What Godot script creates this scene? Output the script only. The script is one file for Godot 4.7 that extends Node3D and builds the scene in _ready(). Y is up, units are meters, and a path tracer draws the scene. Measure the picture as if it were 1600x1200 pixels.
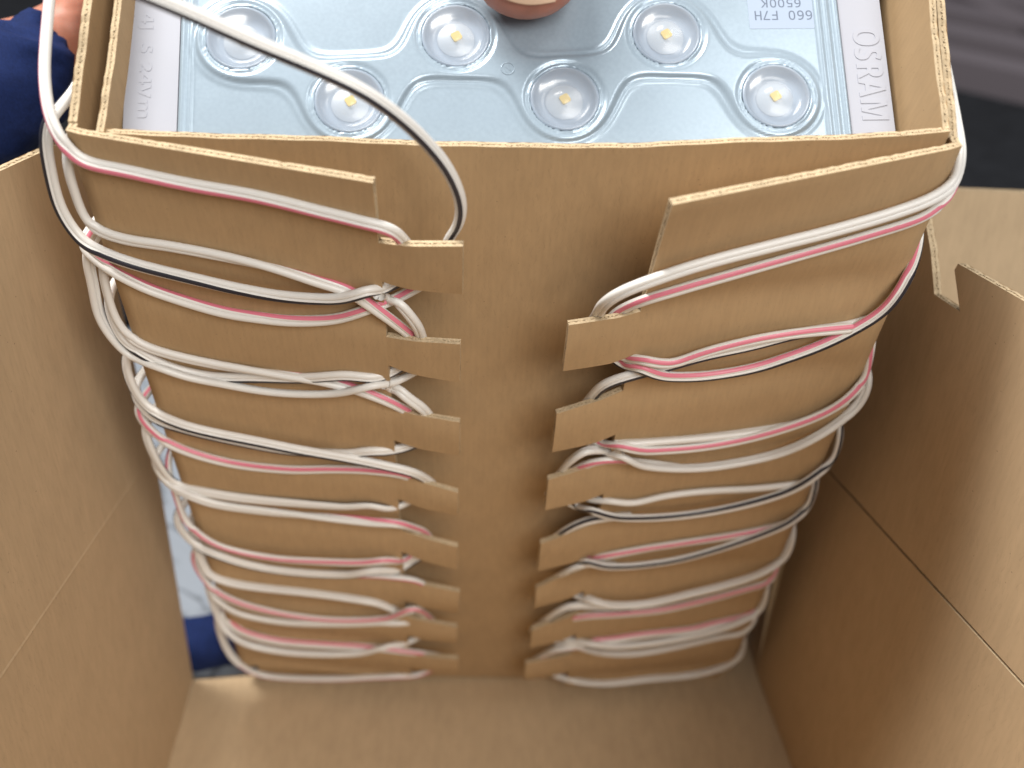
extends Node3D
# A cardboard cable carrier wound with twin wire, a lamp module in its top tray, standing in an open carton.
# Units are metres; carrier parts are laid out in millimetres on the carrier's own axes (x across, y up, z out of its front).

const MM := 0.001
var carrier_frame: Transform3D
var module_frame: Transform3D
var M := {}
var rng := RandomNumberGenerator.new()

# ---------------------------------------------------------------- naming
func numbered(called: String) -> String:
	if not has_node(NodePath(called)):
		return called
	var k := 1
	while has_node(NodePath("%s_%03d" % [called, k])):
		k += 1
	return "%s_%03d" % [called, k]

func part_name(parent: Node, called: String) -> String:
	if not parent.has_node(NodePath(called)):
		return called
	var k := 1
	while parent.has_node(NodePath("%s_%03d" % [called, k])):
		k += 1
	return "%s_%03d" % [called, k]

func thing(called: String, label: String, category: String, at: Transform3D, group := "") -> Node3D:
	var o := Node3D.new()
	o.name = numbered(called)
	add_child(o)
	o.transform = at
	tag(o, label, category, group)
	return o

func tag(o: Node3D, label: String, category: String, group := "") -> void:
	o.set_meta("label", label)
	o.set_meta("category", category)
	if group != "":
		o.set_meta("group", group)

func obj(called: String, mesh: Mesh, mats: Array, parent: Node3D = null) -> MeshInstance3D:
	var o := MeshInstance3D.new()
	o.mesh = mesh
	for k in mats.size():
		if k < mesh.get_surface_count():
			o.set_surface_override_material(k, mats[k] as Material)
	if parent == null:
		o.name = numbered(called)
		add_child(o)
	else:
		o.name = part_name(parent, called)
		parent.add_child(o)
	return o

# ---------------------------------------------------------------- materials
func noise_image(size: int, seed_: int, stretch: Vector2, freq: float, low: float, high: float, tint: Color, fibres: int, flutes := 0) -> ImageTexture:
	var n := FastNoiseLite.new()
	n.seed = seed_
	n.noise_type = FastNoiseLite.TYPE_SIMPLEX_SMOOTH
	n.frequency = freq
	n.fractal_octaves = 5
	var big := FastNoiseLite.new()
	big.seed = seed_ + 7
	big.frequency = freq * 0.12
	var im := Image.create(size, size, false, Image.FORMAT_RGB8)
	for y in size:
		for x in size:
			# blended at the borders so that the tile repeats without a seam
			var fx := float(x) / size
			var fy := float(y) / size
			var a := n.get_noise_2d(x * stretch.x, y * stretch.y) + 0.6 * big.get_noise_2d(x, y)
			var b := n.get_noise_2d((x - size) * stretch.x, y * stretch.y) + 0.6 * big.get_noise_2d(x - size, y)
			var c := n.get_noise_2d(x * stretch.x, (y - size) * stretch.y) + 0.6 * big.get_noise_2d(x, y - size)
			var v := lerpf(a, b, smoothstep(0.75, 1.0, fx))
			v = lerpf(v, c, smoothstep(0.75, 1.0, fy))
			v = lerpf(low, high, 0.5 + 0.6 * v)
			if flutes > 0:                       # the flutes show faintly through the liner
				v += 0.006 * sin(TAU * flutes * fx + 0.5 * a) + 0.03 * big.get_noise_2d(x * 1.7 + 900.0 * sin(fx * PI), y * 1.7) * sin(fx * PI) * sin(fy * PI)
			v = clampf(v, 0.0, 1.0)
			im.set_pixel(x, y, Color(v * tint.r, v * tint.g, v * tint.b))
	var r := RandomNumberGenerator.new()
	r.seed = seed_ + 3
	for k in fibres:
		var px := r.randi_range(2, size - 3)
		var py := r.randi_range(2, size - 30)
		var up := r.randf() < 0.35
		var len_ := r.randi_range(3, 16)
		var lean := r.randf_range(-0.5, 0.5)
		for j in len_:
			var qx := clampi(int(px + lean * j), 0, size - 1)
			var qy := clampi(py + j, 0, size - 1)
			var q := im.get_pixel(qx, qy)
			im.set_pixel(qx, qy, q.lightened(0.04) if up else q.darkened(0.04))
	for k in fibres / 60:                      # small dark specks of recycled pulp
		var sx := r.randi_range(2, size - 3)
		var sy := r.randi_range(2, size - 3)
		im.set_pixel(sx, sy, im.get_pixel(sx, sy).darkened(0.45))
		if r.randf() < 0.4:
			im.set_pixel(sx + 1, sy, im.get_pixel(sx + 1, sy).darkened(0.3))
	im.generate_mipmaps()
	return ImageTexture.create_from_image(im)

func mat(name_: String, linear: Color, rough: float, spec := 0.5) -> StandardMaterial3D:
	var m := StandardMaterial3D.new()
	m.resource_name = name_
	m.albedo_color = linear.linear_to_srgb()
	m.roughness = rough
	m.metallic_specular = spec
	return m

func triplanar(m: StandardMaterial3D, t: Texture2D, per_metre: float, bump := 0.0) -> void:
	m.albedo_texture = t
	m.uv1_triplanar = true
	m.uv1_scale = Vector3.ONE * per_metre
	if bump > 0.0:
		m.heightmap_enabled = true
		m.heightmap_texture = t
		m.heightmap_scale = bump

func make_materials() -> void:
	var kraft_tex := noise_image(512, 11, Vector2(1.0, 0.3), 0.045, 0.945, 1.0, Color(1, 1, 1), 2600, 48)
	M.kraft = mat("kraft", Color(0.455, 0.312, 0.172), 0.82, 0.35)
	triplanar(M.kraft, kraft_tex, 13.0, 0.006)
	M.carton = mat("carton", Color(0.545, 0.402, 0.25), 0.78, 0.4)
	triplanar(M.carton, kraft_tex, 9.0, 0.010)
	M.cut = mat("cut_edge", Color(0.66, 0.52, 0.34), 0.9, 0.3)
	triplanar(M.cut, noise_image(256, 5, Vector2(1, 1), 0.09, 0.78, 1.0, Color(1, 1, 1), 900), 40.0, 0.02)
	M.white = mat("white_pvc", Color(0.74, 0.73, 0.705), 0.36, 0.5)
	M.pink = mat("pink_stripe", Color(0.69, 0.20, 0.275), 0.38, 0.5)
	M.black = mat("black_stripe", Color(0.022, 0.022, 0.032), 0.38, 0.5)
	var frost := noise_image(256, 21, Vector2(1, 1), 0.12, 0.95, 1.0, Color(1, 1, 1), 0)
	M.cover = mat("clear_cover", Color(0.34, 0.425, 0.505), 0.25, 0.4)
	M.cover.metallic = 0.25
	triplanar(M.cover, frost, 22.0, 0.002)
	M.plate = mat("white_plate", Color(0.385, 0.40, 0.455), 0.42, 0.3)
	M.patch = mat("label_patch", Color(0.34, 0.41, 0.52), 0.5, 0.4)
	M.ink = mat("grey_ink", Color(0.15, 0.18, 0.24), 0.7, 0.3)
	M.cup = mat("lens_cup", Color(0.29, 0.35, 0.43), 0.2, 0.5)
	M.bulb_base = mat("lens_floor", Color(0.36, 0.41, 0.47), 0.3, 0.5)
	M.chip = mat("yellow_phosphor", Color(0.62, 0.43, 0.05), 0.6, 0.2)
	M.glass = mat("clear_lens", Color(0.86, 0.92, 1.0), 0.2, 0.4)
	M.glass.albedo_color.a = 0.10
	M.glass.transparency = BaseMaterial3D.TRANSPARENCY_ALPHA
	M.skin = mat("skin", Color(0.50, 0.205, 0.135), 0.5, 0.45)
	triplanar(M.skin, noise_image(256, 31, Vector2(1, 1), 0.05, 0.86, 1.0, Color(1, 1, 1), 0), 18.0, 0.01)
	M.skin.subsurf_scatter_enabled = true
	M.skin.subsurf_scatter_strength = 0.12
	M.nail = mat("nail", Color(0.68, 0.49, 0.36), 0.28, 0.5)
	M.navy = mat("navy_cloth", Color(0.012, 0.028, 0.12), 0.85, 0.3)
	triplanar(M.navy, noise_image(256, 41, Vector2(1, 0.5), 0.2, 0.7, 1.0, Color(1, 1, 1), 1800), 30.0, 0.02)
	M.tile = mat("marble_tile", Color(0.30, 0.335, 0.385), 0.5, 0.4)
	M.rug = mat("slate_rug", Color(0.020, 0.022, 0.027), 0.9, 0.25)
	triplanar(M.rug, noise_image(256, 51, Vector2(1, 1), 0.15, 0.6, 1.0, Color(1, 1, 1), 2000), 9.0, 0.05)
	M.slat = mat("grey_slat", Color(0.105, 0.092, 0.105), 0.6, 0.4)

# ---------------------------------------------------------------- mesh helpers
func quad(st: SurfaceTool, a: Vector3, b: Vector3, c: Vector3, d: Vector3) -> void:
	st.add_vertex(a); st.add_vertex(b); st.add_vertex(c)
	st.add_vertex(a); st.add_vertex(c); st.add_vertex(d)

func begin() -> SurfaceTool:
	var st := SurfaceTool.new()
	st.begin(Mesh.PRIMITIVE_TRIANGLES)
	return st

# a cut edge of corrugated board between the two rows of points: two proud liners and the flute between them
func cut_edge(st: SurfaceTool, a: Array, b: Array, pitch := 0.0016, deep := 0.0003) -> void:
	st.set_smooth_group(-1)
	for j in a.size() - 1:
		var along: Vector3 = (a[j + 1] - a[j])
		var across: Vector3 = (b[j] - a[j])
		if along.length() < 1e-7:
			continue
		var inward := along.cross(across).normalized()
		if inward.dot(edge_inward) < 0.0:
			inward = -inward
		var steps := maxi(1, int(round(along.length() / pitch)))
		var torn := PackedFloat32Array()
		for k in steps + 1:
			torn.append(0.0 if k == 0 or k == steps else maxf(0.0, rng.randf_range(-0.00025, 0.0004)))
		for k in steps:
			var t0 := float(k) / steps
			var t1 := float(k + 1) / steps
			var p0: Vector3 = a[j].lerp(a[j + 1], t0)
			var p1: Vector3 = a[j].lerp(a[j + 1], t1)
			var q0: Vector3 = b[j].lerp(b[j + 1], t0)
			var q1: Vector3 = b[j].lerp(b[j + 1], t1)
			p0 += inward * torn[k]
			q0 += inward * torn[k] * 0.6
			p1 += inward * torn[k + 1]
			q1 += inward * torn[k + 1] * 0.6
			var frayed := inward * rng.randf_range(-0.00012, 0.00018)
			# liners
			quad(st, p0, p1, p1.lerp(q1, LIP), p0.lerp(q0, LIP))
			quad(st, p0.lerp(q0, (1.0 - LIP)), p1.lerp(q1, (1.0 - LIP)), q1, q0)
			# walls and floor of the recess
			var d := inward * deep
			quad(st, p0.lerp(q0, LIP), p1.lerp(q1, LIP), p1.lerp(q1, LIP) + d, p0.lerp(q0, LIP) + d)
			quad(st, p0.lerp(q0, (1.0 - LIP)), p1.lerp(q1, (1.0 - LIP)), p1.lerp(q1, (1.0 - LIP)) + d, p0.lerp(q0, (1.0 - LIP)) + d)
			quad(st, p0.lerp(q0, LIP) + d, p1.lerp(q1, LIP) + d, p1.lerp(q1, (1.0 - LIP)) + d, p0.lerp(q0, (1.0 - LIP)) + d)
			# flute
			var m0 := p0.lerp(q0, 0.30) + frayed
			var m1 := p0.lerp(p1, 0.5).lerp(q0.lerp(q1, 0.5), 0.70) + frayed
			var m2 := p1.lerp(q1, 0.30) + frayed
			var w := (p1 - p0) * rng.randf_range(0.16, 0.42)
			quad(st, m0, m0 + w, m1 + w * 0.5, m1 - w * 0.5)
			quad(st, m1 - w * 0.5, m1 + w * 0.5, m2, m2 - w)
			quad(st, m0 + w, m1 + w * 0.5, m1 + w * 0.5 + d, m0 + w + d)
			quad(st, m1 + w * 0.5, m2, m2 + d, m1 + w * 0.5 + d)

const LIP := 0.38
var edge_inward := Vector3.DOWN

# a sheet of board: rows of points on its outer face, thickness towards the inside; edges of the grid are cut edges or plain ones
func sheet(rows: Array, th: float, cut := "tblr", flip := false) -> ArrayMesh:
	var ni := rows.size()
	var nj: int = rows[0].size()
	var inner := []
	for i in ni:
		var line := []
		for j in nj:
			var du: Vector3 = rows[i][mini(j + 1, nj - 1)] - rows[i][maxi(j - 1, 0)]
			var dv: Vector3 = rows[mini(i + 1, ni - 1)][j] - rows[maxi(i - 1, 0)][j]
			var n := du.cross(dv).normalized()
			if flip:
				n = -n
			line.append(rows[i][j] - n * th)
		inner.append(line)
	var st := begin()
	st.set_smooth_group(0)
	for i in ni - 1:
		for j in nj - 1:
			quad(st, rows[i][j], rows[i][j + 1], rows[i + 1][j + 1], rows[i + 1][j])
	st.set_smooth_group(1)
	for i in ni - 1:
		for j in nj - 1:
			quad(st, inner[i][j], inner[i + 1][j], inner[i + 1][j + 1], inner[i][j + 1])
	st.generate_normals()
	var mesh := st.commit()
	var se := begin()
	var top_a: Array = rows[0]
	var top_b: Array = inner[0]
	var bot_a: Array = rows[ni - 1]
	var bot_b: Array = inner[ni - 1]
	var l_a := []
	var l_b := []
	var r_a := []
	var r_b := []
	for i in ni:
		l_a.append(rows[i][0]); l_b.append(inner[i][0])
		r_a.append(rows[i][nj - 1]); r_b.append(inner[i][nj - 1])
	var sides := {"t": [top_a, top_b, rows[ni - 1][0] - rows[0][0]], "b": [bot_a, bot_b, rows[0][0] - rows[ni - 1][0]], "l": [l_a, l_b, rows[0][nj - 1] - rows[0][0]], "r": [r_a, r_b, rows[0][0] - rows[0][nj - 1]]}
	for k in sides:
		if cut.contains(k):
			edge_inward = sides[k][2]
			cut_edge(se, sides[k][0], sides[k][1])
		else:
			var a: Array = sides[k][0]
			var b: Array = sides[k][1]
			se.set_smooth_group(-1)
			for j in a.size() - 1:
				quad(se, a[j], a[j + 1], b[j + 1], b[j])
	se.generate_normals()
	se.commit(mesh)
	return mesh

# a flat board cut to an outline: outline points in the plane (x, y), put into space by frame; the cuts list names the edges that show the flute
func board(outline: PackedVector2Array, frame: Transform3D, th: float, cuts: Array) -> ArrayMesh:
	var st := begin()
	st.set_smooth_group(-1)
	var tri := Geometry2D.triangulate_polygon(outline)
	for k in range(0, tri.size(), 3):
		for z in [0.0, -th]:
			for m in 3:
				var p := outline[tri[k + m]]
				st.add_vertex(frame * Vector3(p.x, p.y, z))
	st.generate_normals()
	var mesh := st.commit()
	var se := begin()
	se.set_smooth_group(-1)
	var centre := Vector2.ZERO
	for p in outline:
		centre += p / outline.size()
	for k in outline.size():
		var p := outline[k]
		var q := outline[(k + 1) % outline.size()]
		var a := [frame * Vector3(p.x, p.y, 0), frame * Vector3(q.x, q.y, 0)]
		var b := [frame * Vector3(p.x, p.y, -th), frame * Vector3(q.x, q.y, -th)]
		if cuts.has(k):
			var nrm := Vector2(q.y - p.y, p.x - q.x).normalized() * 0.0005
			if not Geometry2D.is_point_in_polygon((p + q) / 2.0 + nrm, outline):
				nrm = -nrm
			edge_inward = frame.basis * Vector3(nrm.x, nrm.y, 0)
			cut_edge(se, a, b)
		else:
			quad(se, a[0], a[1], b[1], b[0])
	se.generate_normals()
	se.commit(mesh)
	return mesh

func box(st: SurfaceTool, lo: Vector3, hi: Vector3, ch := 0.0) -> void:
	# a box with chamfered long edges (ch) round its z faces
	st.set_smooth_group(-1)
	var ring := [Vector2(lo.x + ch, lo.y), Vector2(hi.x - ch, lo.y), Vector2(hi.x, lo.y + ch), Vector2(hi.x, hi.y - ch), Vector2(hi.x - ch, hi.y), Vector2(lo.x + ch, hi.y), Vector2(lo.x, hi.y - ch), Vector2(lo.x, lo.y + ch)]
	for k in 8:
		var p: Vector2 = ring[k]
		var q: Vector2 = ring[(k + 1) % 8]
		quad(st, Vector3(p.x, p.y, lo.z), Vector3(q.x, q.y, lo.z), Vector3(q.x, q.y, hi.z), Vector3(p.x, p.y, hi.z))
	for z in [lo.z, hi.z]:
		for k in range(1, 7):
			st.add_vertex(Vector3(ring[0].x, ring[0].y, z)); st.add_vertex(Vector3(ring[k].x, ring[k].y, z)); st.add_vertex(Vector3(ring[k + 1].x, ring[k + 1].y, z))

func lathe(profile: Array, seg := 40) -> ArrayMesh:      # profile of (radius, height) about z
	var st := begin()
	st.set_smooth_group(0)
	for k in seg:
		var a0 := TAU * k / seg
		var a1 := TAU * (k + 1) / seg
		for i in profile.size() - 1:
			var p: Vector2 = profile[i]
			var q: Vector2 = profile[i + 1]
			var v00 := Vector3(p.x * cos(a0), p.x * sin(a0), p.y)
			var v01 := Vector3(p.x * cos(a1), p.x * sin(a1), p.y)
			var v10 := Vector3(q.x * cos(a0), q.x * sin(a0), q.y)
			var v11 := Vector3(q.x * cos(a1), q.x * sin(a1), q.y)
			if p.x > 1e-7:
				st.add_vertex(v00); st.add_vertex(v11); st.add_vertex(v01)
			if q.x > 1e-7:
				st.add_vertex(v00); st.add_vertex(v10); st.add_vertex(v11)
	st.generate_normals()
	return st.commit()

# closed tube along points with a radius at each; folds > 0 gives cloth rings and creases
func tube(pts: Array, radii: Array, seg := 20, folds := 0.0, steps := 6) -> ArrayMesh:
	var curve := []
	var rad := []
	for i in pts.size() - 1:
		for k in steps:
			var t := float(k) / steps
			var a: Vector3 = pts[maxi(i - 1, 0)]
			var d: Vector3 = pts[mini(i + 2, pts.size() - 1)]
			curve.append(pts[i].cubic_interpolate(pts[i + 1], a, d, t))
			rad.append(lerpf(radii[i], radii[i + 1], t))
	curve.append(pts[pts.size() - 1])
	rad.append(radii[radii.size() - 1])
	var n := FastNoiseLite.new()
	n.seed = 17
	n.frequency = 22.0
	var st := begin()
	st.set_smooth_group(0)
	var grid := []
	var up := Vector3.UP
	for i in curve.size():
		var t: Vector3 = (curve[mini(i + 1, curve.size() - 1)] - curve[maxi(i - 1, 0)]).normalized()
		var x := up.cross(t)
		if x.length() < 0.05:
			x = Vector3.RIGHT.cross(t)
		x = x.normalized()
		var y := t.cross(x).normalized()
		var line := []
		for k in seg:
			var dir := x * cos(TAU * k / seg) + y * sin(TAU * k / seg)
			var p: Vector3 = curve[i] + dir * rad[i]
			line.append(p + dir * folds * n.get_noise_3dv(p * Vector3(1, 1, 1) * 2.0 + t * 0.01 * sin(k * 0.9)))
		grid.append(line)
	for i in grid.size() - 1:
		for k in seg:
			var k2 := (k + 1) % seg
			quad(st, grid[i][k], grid[i][k2], grid[i + 1][k2], grid[i + 1][k])
	for e in [0, grid.size() - 1]:
		for k in seg:
			st.add_vertex(curve[e]); st.add_vertex(grid[e][k]); st.add_vertex(grid[e][(k + 1) % seg])
	st.generate_normals()
	return st.commit()

# ---------------------------------------------------------------- flesh: tapered capsules joined smoothly, meshed as surface nets
func flesh(bones: Array, cell: float, blend: float) -> ArrayMesh:
	var lo := Vector3.ONE * 1e9
	var hi := -lo
	for b in bones:
		for e in 2:
			var r: float = b[2 + e] + blend + 2.0 * cell
			lo = lo.min(b[e] - Vector3.ONE * r)
			hi = hi.max(b[e] + Vector3.ONE * r)
	var n := Vector3i(((hi - lo) / cell).ceil()) + Vector3i.ONE
	var field := PackedFloat32Array()
	field.resize(n.x * n.y * n.z)
	field.fill(1.0)
	for b in bones:
		var a: Vector3 = b[0]
		var c: Vector3 = b[1]
		var ab := c - a
		var reach: float = maxf(b[2], b[3]) + blend * 1.5 + 2.0 * cell
		var p0 := Vector3i(((a.min(c) - Vector3.ONE * reach - lo) / cell).floor()).clamp(Vector3i.ZERO, n - Vector3i.ONE)
		var p1 := Vector3i(((a.max(c) + Vector3.ONE * reach - lo) / cell).ceil()).clamp(Vector3i.ZERO, n - Vector3i.ONE)
		for z in range(p0.z, p1.z + 1):
			for y in range(p0.y, p1.y + 1):
				for x in range(p0.x, p1.x + 1):
					var p := lo + Vector3(x, y, z) * cell
					var t := clampf((p - a).dot(ab) / maxf(ab.length_squared(), 1e-12), 0.0, 1.0)
					var d := (p - a - ab * t).length() - lerpf(b[2], b[3], t)
					var at := (z * n.y + y) * n.x + x
					var e := field[at]
					var h := maxf(blend - absf(e - d), 0.0) / blend
					field[at] = minf(e, d) - h * h * blend * 0.25
	var index := {}
	var verts := PackedVector3Array()
	var st := begin()
	st.set_smooth_group(0)
	var offs := [0, 1, n.x, n.x + 1, n.x * n.y, n.x * n.y + 1, n.x * n.y + n.x, n.x * n.y + n.x + 1]
	for z in n.z - 1:
		for y in n.y - 1:
			for x in n.x - 1:
				var at := (z * n.y + y) * n.x + x
				var inside := 0
				for k in 8:
					if field[at + offs[k]] < 0.0:
						inside += 1
				if inside == 0 or inside == 8:
					continue
				var sum := Vector3.ZERO
				var cnt := 0
				for k in 8:
					for bit in [1, 2, 4]:
						if k & bit == 0:
							var f0 := field[at + offs[k]]
							var f1 := field[at + offs[k | bit]]
							if (f0 < 0.0) != (f1 < 0.0):
								var t := f0 / (f0 - f1)
								var q := Vector3(k & 1, (k >> 1) & 1, (k >> 2) & 1)
								var dir := Vector3(1 if bit == 1 else 0, 1 if bit == 2 else 0, 1 if bit == 4 else 0)
								sum += q + dir * t
								cnt += 1
				index[at] = verts.size()
				verts.append(lo + (Vector3(x, y, z) + sum / cnt) * cell)
	var out := PackedInt32Array()
	for at in index:
		var f0: float = field[at]
		for axis in 3:
			var step: int = [1, n.x, n.x * n.y][axis]
			var s1: int = [n.x, n.x * n.y, 1][axis]
			var s2: int = [n.x * n.y, 1, n.x][axis]
			var f1: float = field[at + step]
			if (f0 < 0.0) == (f1 < 0.0):
				continue
			if not (index.has(at - s1) and index.has(at - s2) and index.has(at - s1 - s2)):
				continue
			var a: int = index[at]
			var b: int = index[at - s1]
			var c: int = index[at - s1 - s2]
			var d: int = index[at - s2]
			if f0 < 0.0:
				out.append_array(PackedInt32Array([a, c, b, a, d, c]))
			else:
				out.append_array(PackedInt32Array([a, b, c, a, c, d]))
	for k in out:
		st.add_vertex(verts[k])
	st.generate_normals()
	return st.commit()

# ---------------------------------------------------------------- the comb flaps' bulge: millimetres out of the carrier's front
const VALLEY_SLEEVE := [48.0, 83.0, 118.0, 151.0, 183.0, 211.0, 236.0, 262.0]
const VALLEY_WALL := [40.0, 74.5, 110.5, 145.0, 179.0, 207.0, 237.0, 262.0]

func lift(wall_side: bool, u: float, s: float) -> float:
	var corner := 102.0 if wall_side else -99.0
	var base := 36.0 if wall_side else -31.0
	var t := clampf((u - corner) / (base - corner), 0.0, 1.12)
	var top := 22.0 if wall_side else 14.7
	var fall := (0.36 + 0.64 * exp(-maxf(s, 0.0) / 45.0)) if wall_side else (0.45 + 0.55 * exp(-maxf(s, 0.0) / 50.0))
	var dip := 0.0
	for v in (VALLEY_WALL if wall_side else VALLEY_SLEEVE):
		dip = maxf(dip, exp(-pow((s - v) / 7.0, 2.0)))
	return top * t * fall - 1.8 * dip * minf(t / 0.2, 1.0)

func flap_grid(wall_side: bool, u0: float, u1: float, s0: float, s1: float, nu: int, ns: int, warp := 0.0) -> Array:
	var rows := []
	for i in ns + 1:
		var line := []
		var s := lerpf(s0, s1, float(i) / ns)
		for j in nu + 1:
			var u := lerpf(u0, u1, float(j) / nu)
			var l := lift(wall_side, u, s) + warp * sin(PI * float(i) / ns)
			line.append(Vector3(u, -s, l) * MM)
		rows.append(line)
	return rows

# ---------------------------------------------------------------- twin wire
func add_wire(label: String, stripe: String, phi0: float, phi1: float, xyz: Array) -> void:
	var pts := []
	for k in range(0, xyz.size(), 3):
		pts.append(Vector3(xyz[k], xyz[k + 1], xyz[k + 2]) * MM)
	var path := []
	for i in pts.size() - 1:
		var steps := maxi(3, int(pts[i].distance_to(pts[i + 1]) / 0.0011))
		for k in steps:
			path.append(pts[i].cubic_interpolate(pts[i + 1], pts[maxi(i - 1, 0)], pts[mini(i + 2, pts.size() - 1)], float(k) / steps))
	path.append(pts[pts.size() - 1])
	for turn in 3:                              # wire is stiff: even out the kinks
		for i in range(1, path.size() - 1):
			path[i] = path[i] * 0.5 + (path[i - 1] + path[i + 1]) * 0.25
	for p in range(path.size()):                # it rests on the flap, not in it
		var wall_side: bool = path[p].x > 0.0
		var u: float = path[p].x * 1000.0
		if path[p].y < 0.003 and ((u > 34.3 and u < 101.5) or (u < -30.8 and u > -98.5)):
			path[p].z = maxf(path[p].z, (lift(wall_side, u, -path[p].y * 1000.0) + 1.0) * MM)
	for turn in 10:
		for i in range(1, path.size() - 1):
			path[i].z = path[i].z * 0.5 + (path[i - 1].z + path[i + 1].z) * 0.25
	for turn in 4:
		for i in range(1, path.size() - 1):
			path[i] = path[i] * 0.5 + (path[i - 1] + path[i + 1]) * 0.25
	var outline := []                           # two lobes, each stripe a few facets wide
	var r := 0.00103
	var half := 0.00052
	for k in 13:
		var a := deg_to_rad(-132.0 + 22.0 * k)
		outline.append(Vector2(half + r * cos(a), r * sin(a)))
	for k in 13:
		var a := deg_to_rad(48.0 + 22.0 * k)
		outline.append(Vector2(-half + r * cos(a), r * sin(a)))
	var no := outline.size()
	var on_a := range(7, 10)                    # facets on the outer upper side of lobe a
	var on_b := range(15, 18)
	var colour := PackedInt32Array()
	colour.resize(no)
	for k in on_a:
		colour[k] = 1 if stripe.contains("P") else 2 if stripe.contains("J") else 0
	for k in on_b:
		colour[k] = 2 if stripe.contains("K") else 1 if stripe.contains("Q") else 0
	var tools := [begin(), begin(), begin()]
	for st in tools:
		st.set_smooth_group(0)
	var used := [true, false, false]
	var ring := []
	var before := Vector3(0, 1, 0)
	var wob := rng.randf_range(0, TAU)
	var across := []
	for i in path.size():
		var t: Vector3 = (path[mini(i + 1, path.size() - 1)] - path[maxi(i - 1, 0)]).normalized()
		var outward := Vector3(0, 0, 1)
		if path[i].x < -0.099:
			outward = Vector3(-clampf((-0.099 - path[i].x) / 0.002, 0, 1), 0, 0.6)
		elif path[i].x > 0.102:
			outward = Vector3(clampf((path[i].x - 0.102) / 0.002, 0, 1), 0, 0.6)
		var w := outward.cross(t).normalized()
		if w.length() < 0.1:
			w = before
		if w.dot(before) < 0.0:
			w = -w
		before = w
		var n := w.cross(t).normalized()
		if n.dot(outward) < 0.0:
			n = -n
		across.append([w, n])
	var up_sign := 1.0 if across[path.size() * 2 / 3][0].y >= 0.0 else -1.0
	for i in path.size():
		var w: Vector3 = across[i][0] * up_sign
		var n: Vector3 = across[i][1]
		var f := float(i) / (path.size() - 1)
		var phi := deg_to_rad(lerpf(phi0, phi1, smoothstep(0.5, 0.92, f)) + 9.0 * sin(f * 7.0 + wob))
		var wd := w * cos(phi) + n * sin(phi)
		var nd := n * cos(phi) - w * sin(phi)
		var line := []
		for o in outline:
			line.append(path[i] + wd * o.x + nd * o.y)
		ring.append(line)
	for i in ring.size() - 1:
		for k in no:
			var k2 := (k + 1) % no
			quad(tools[colour[k]], ring[i][k], ring[i][k2], ring[i + 1][k2], ring[i + 1][k])
			used[colour[k]] = true
	for e in [0, ring.size() - 1]:
		for k in no:
			tools[0].add_vertex(path[e]); tools[0].add_vertex(ring[e][k]); tools[0].add_vertex(ring[e][(k + 1) % no])
	var mesh: ArrayMesh = null
	var mats := []
	for k in 3:
		if used[k]:
			tools[k].generate_normals()
			mesh = tools[k].commit(mesh) if mesh else tools[k].commit()
			mats.append([M.white, M.pink, M.black][k])
	var o := obj("wire", mesh, mats)
	o.transform = carrier_frame
	tag(o, label, "wire", "wires wound round the cardboard carrier")

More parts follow.
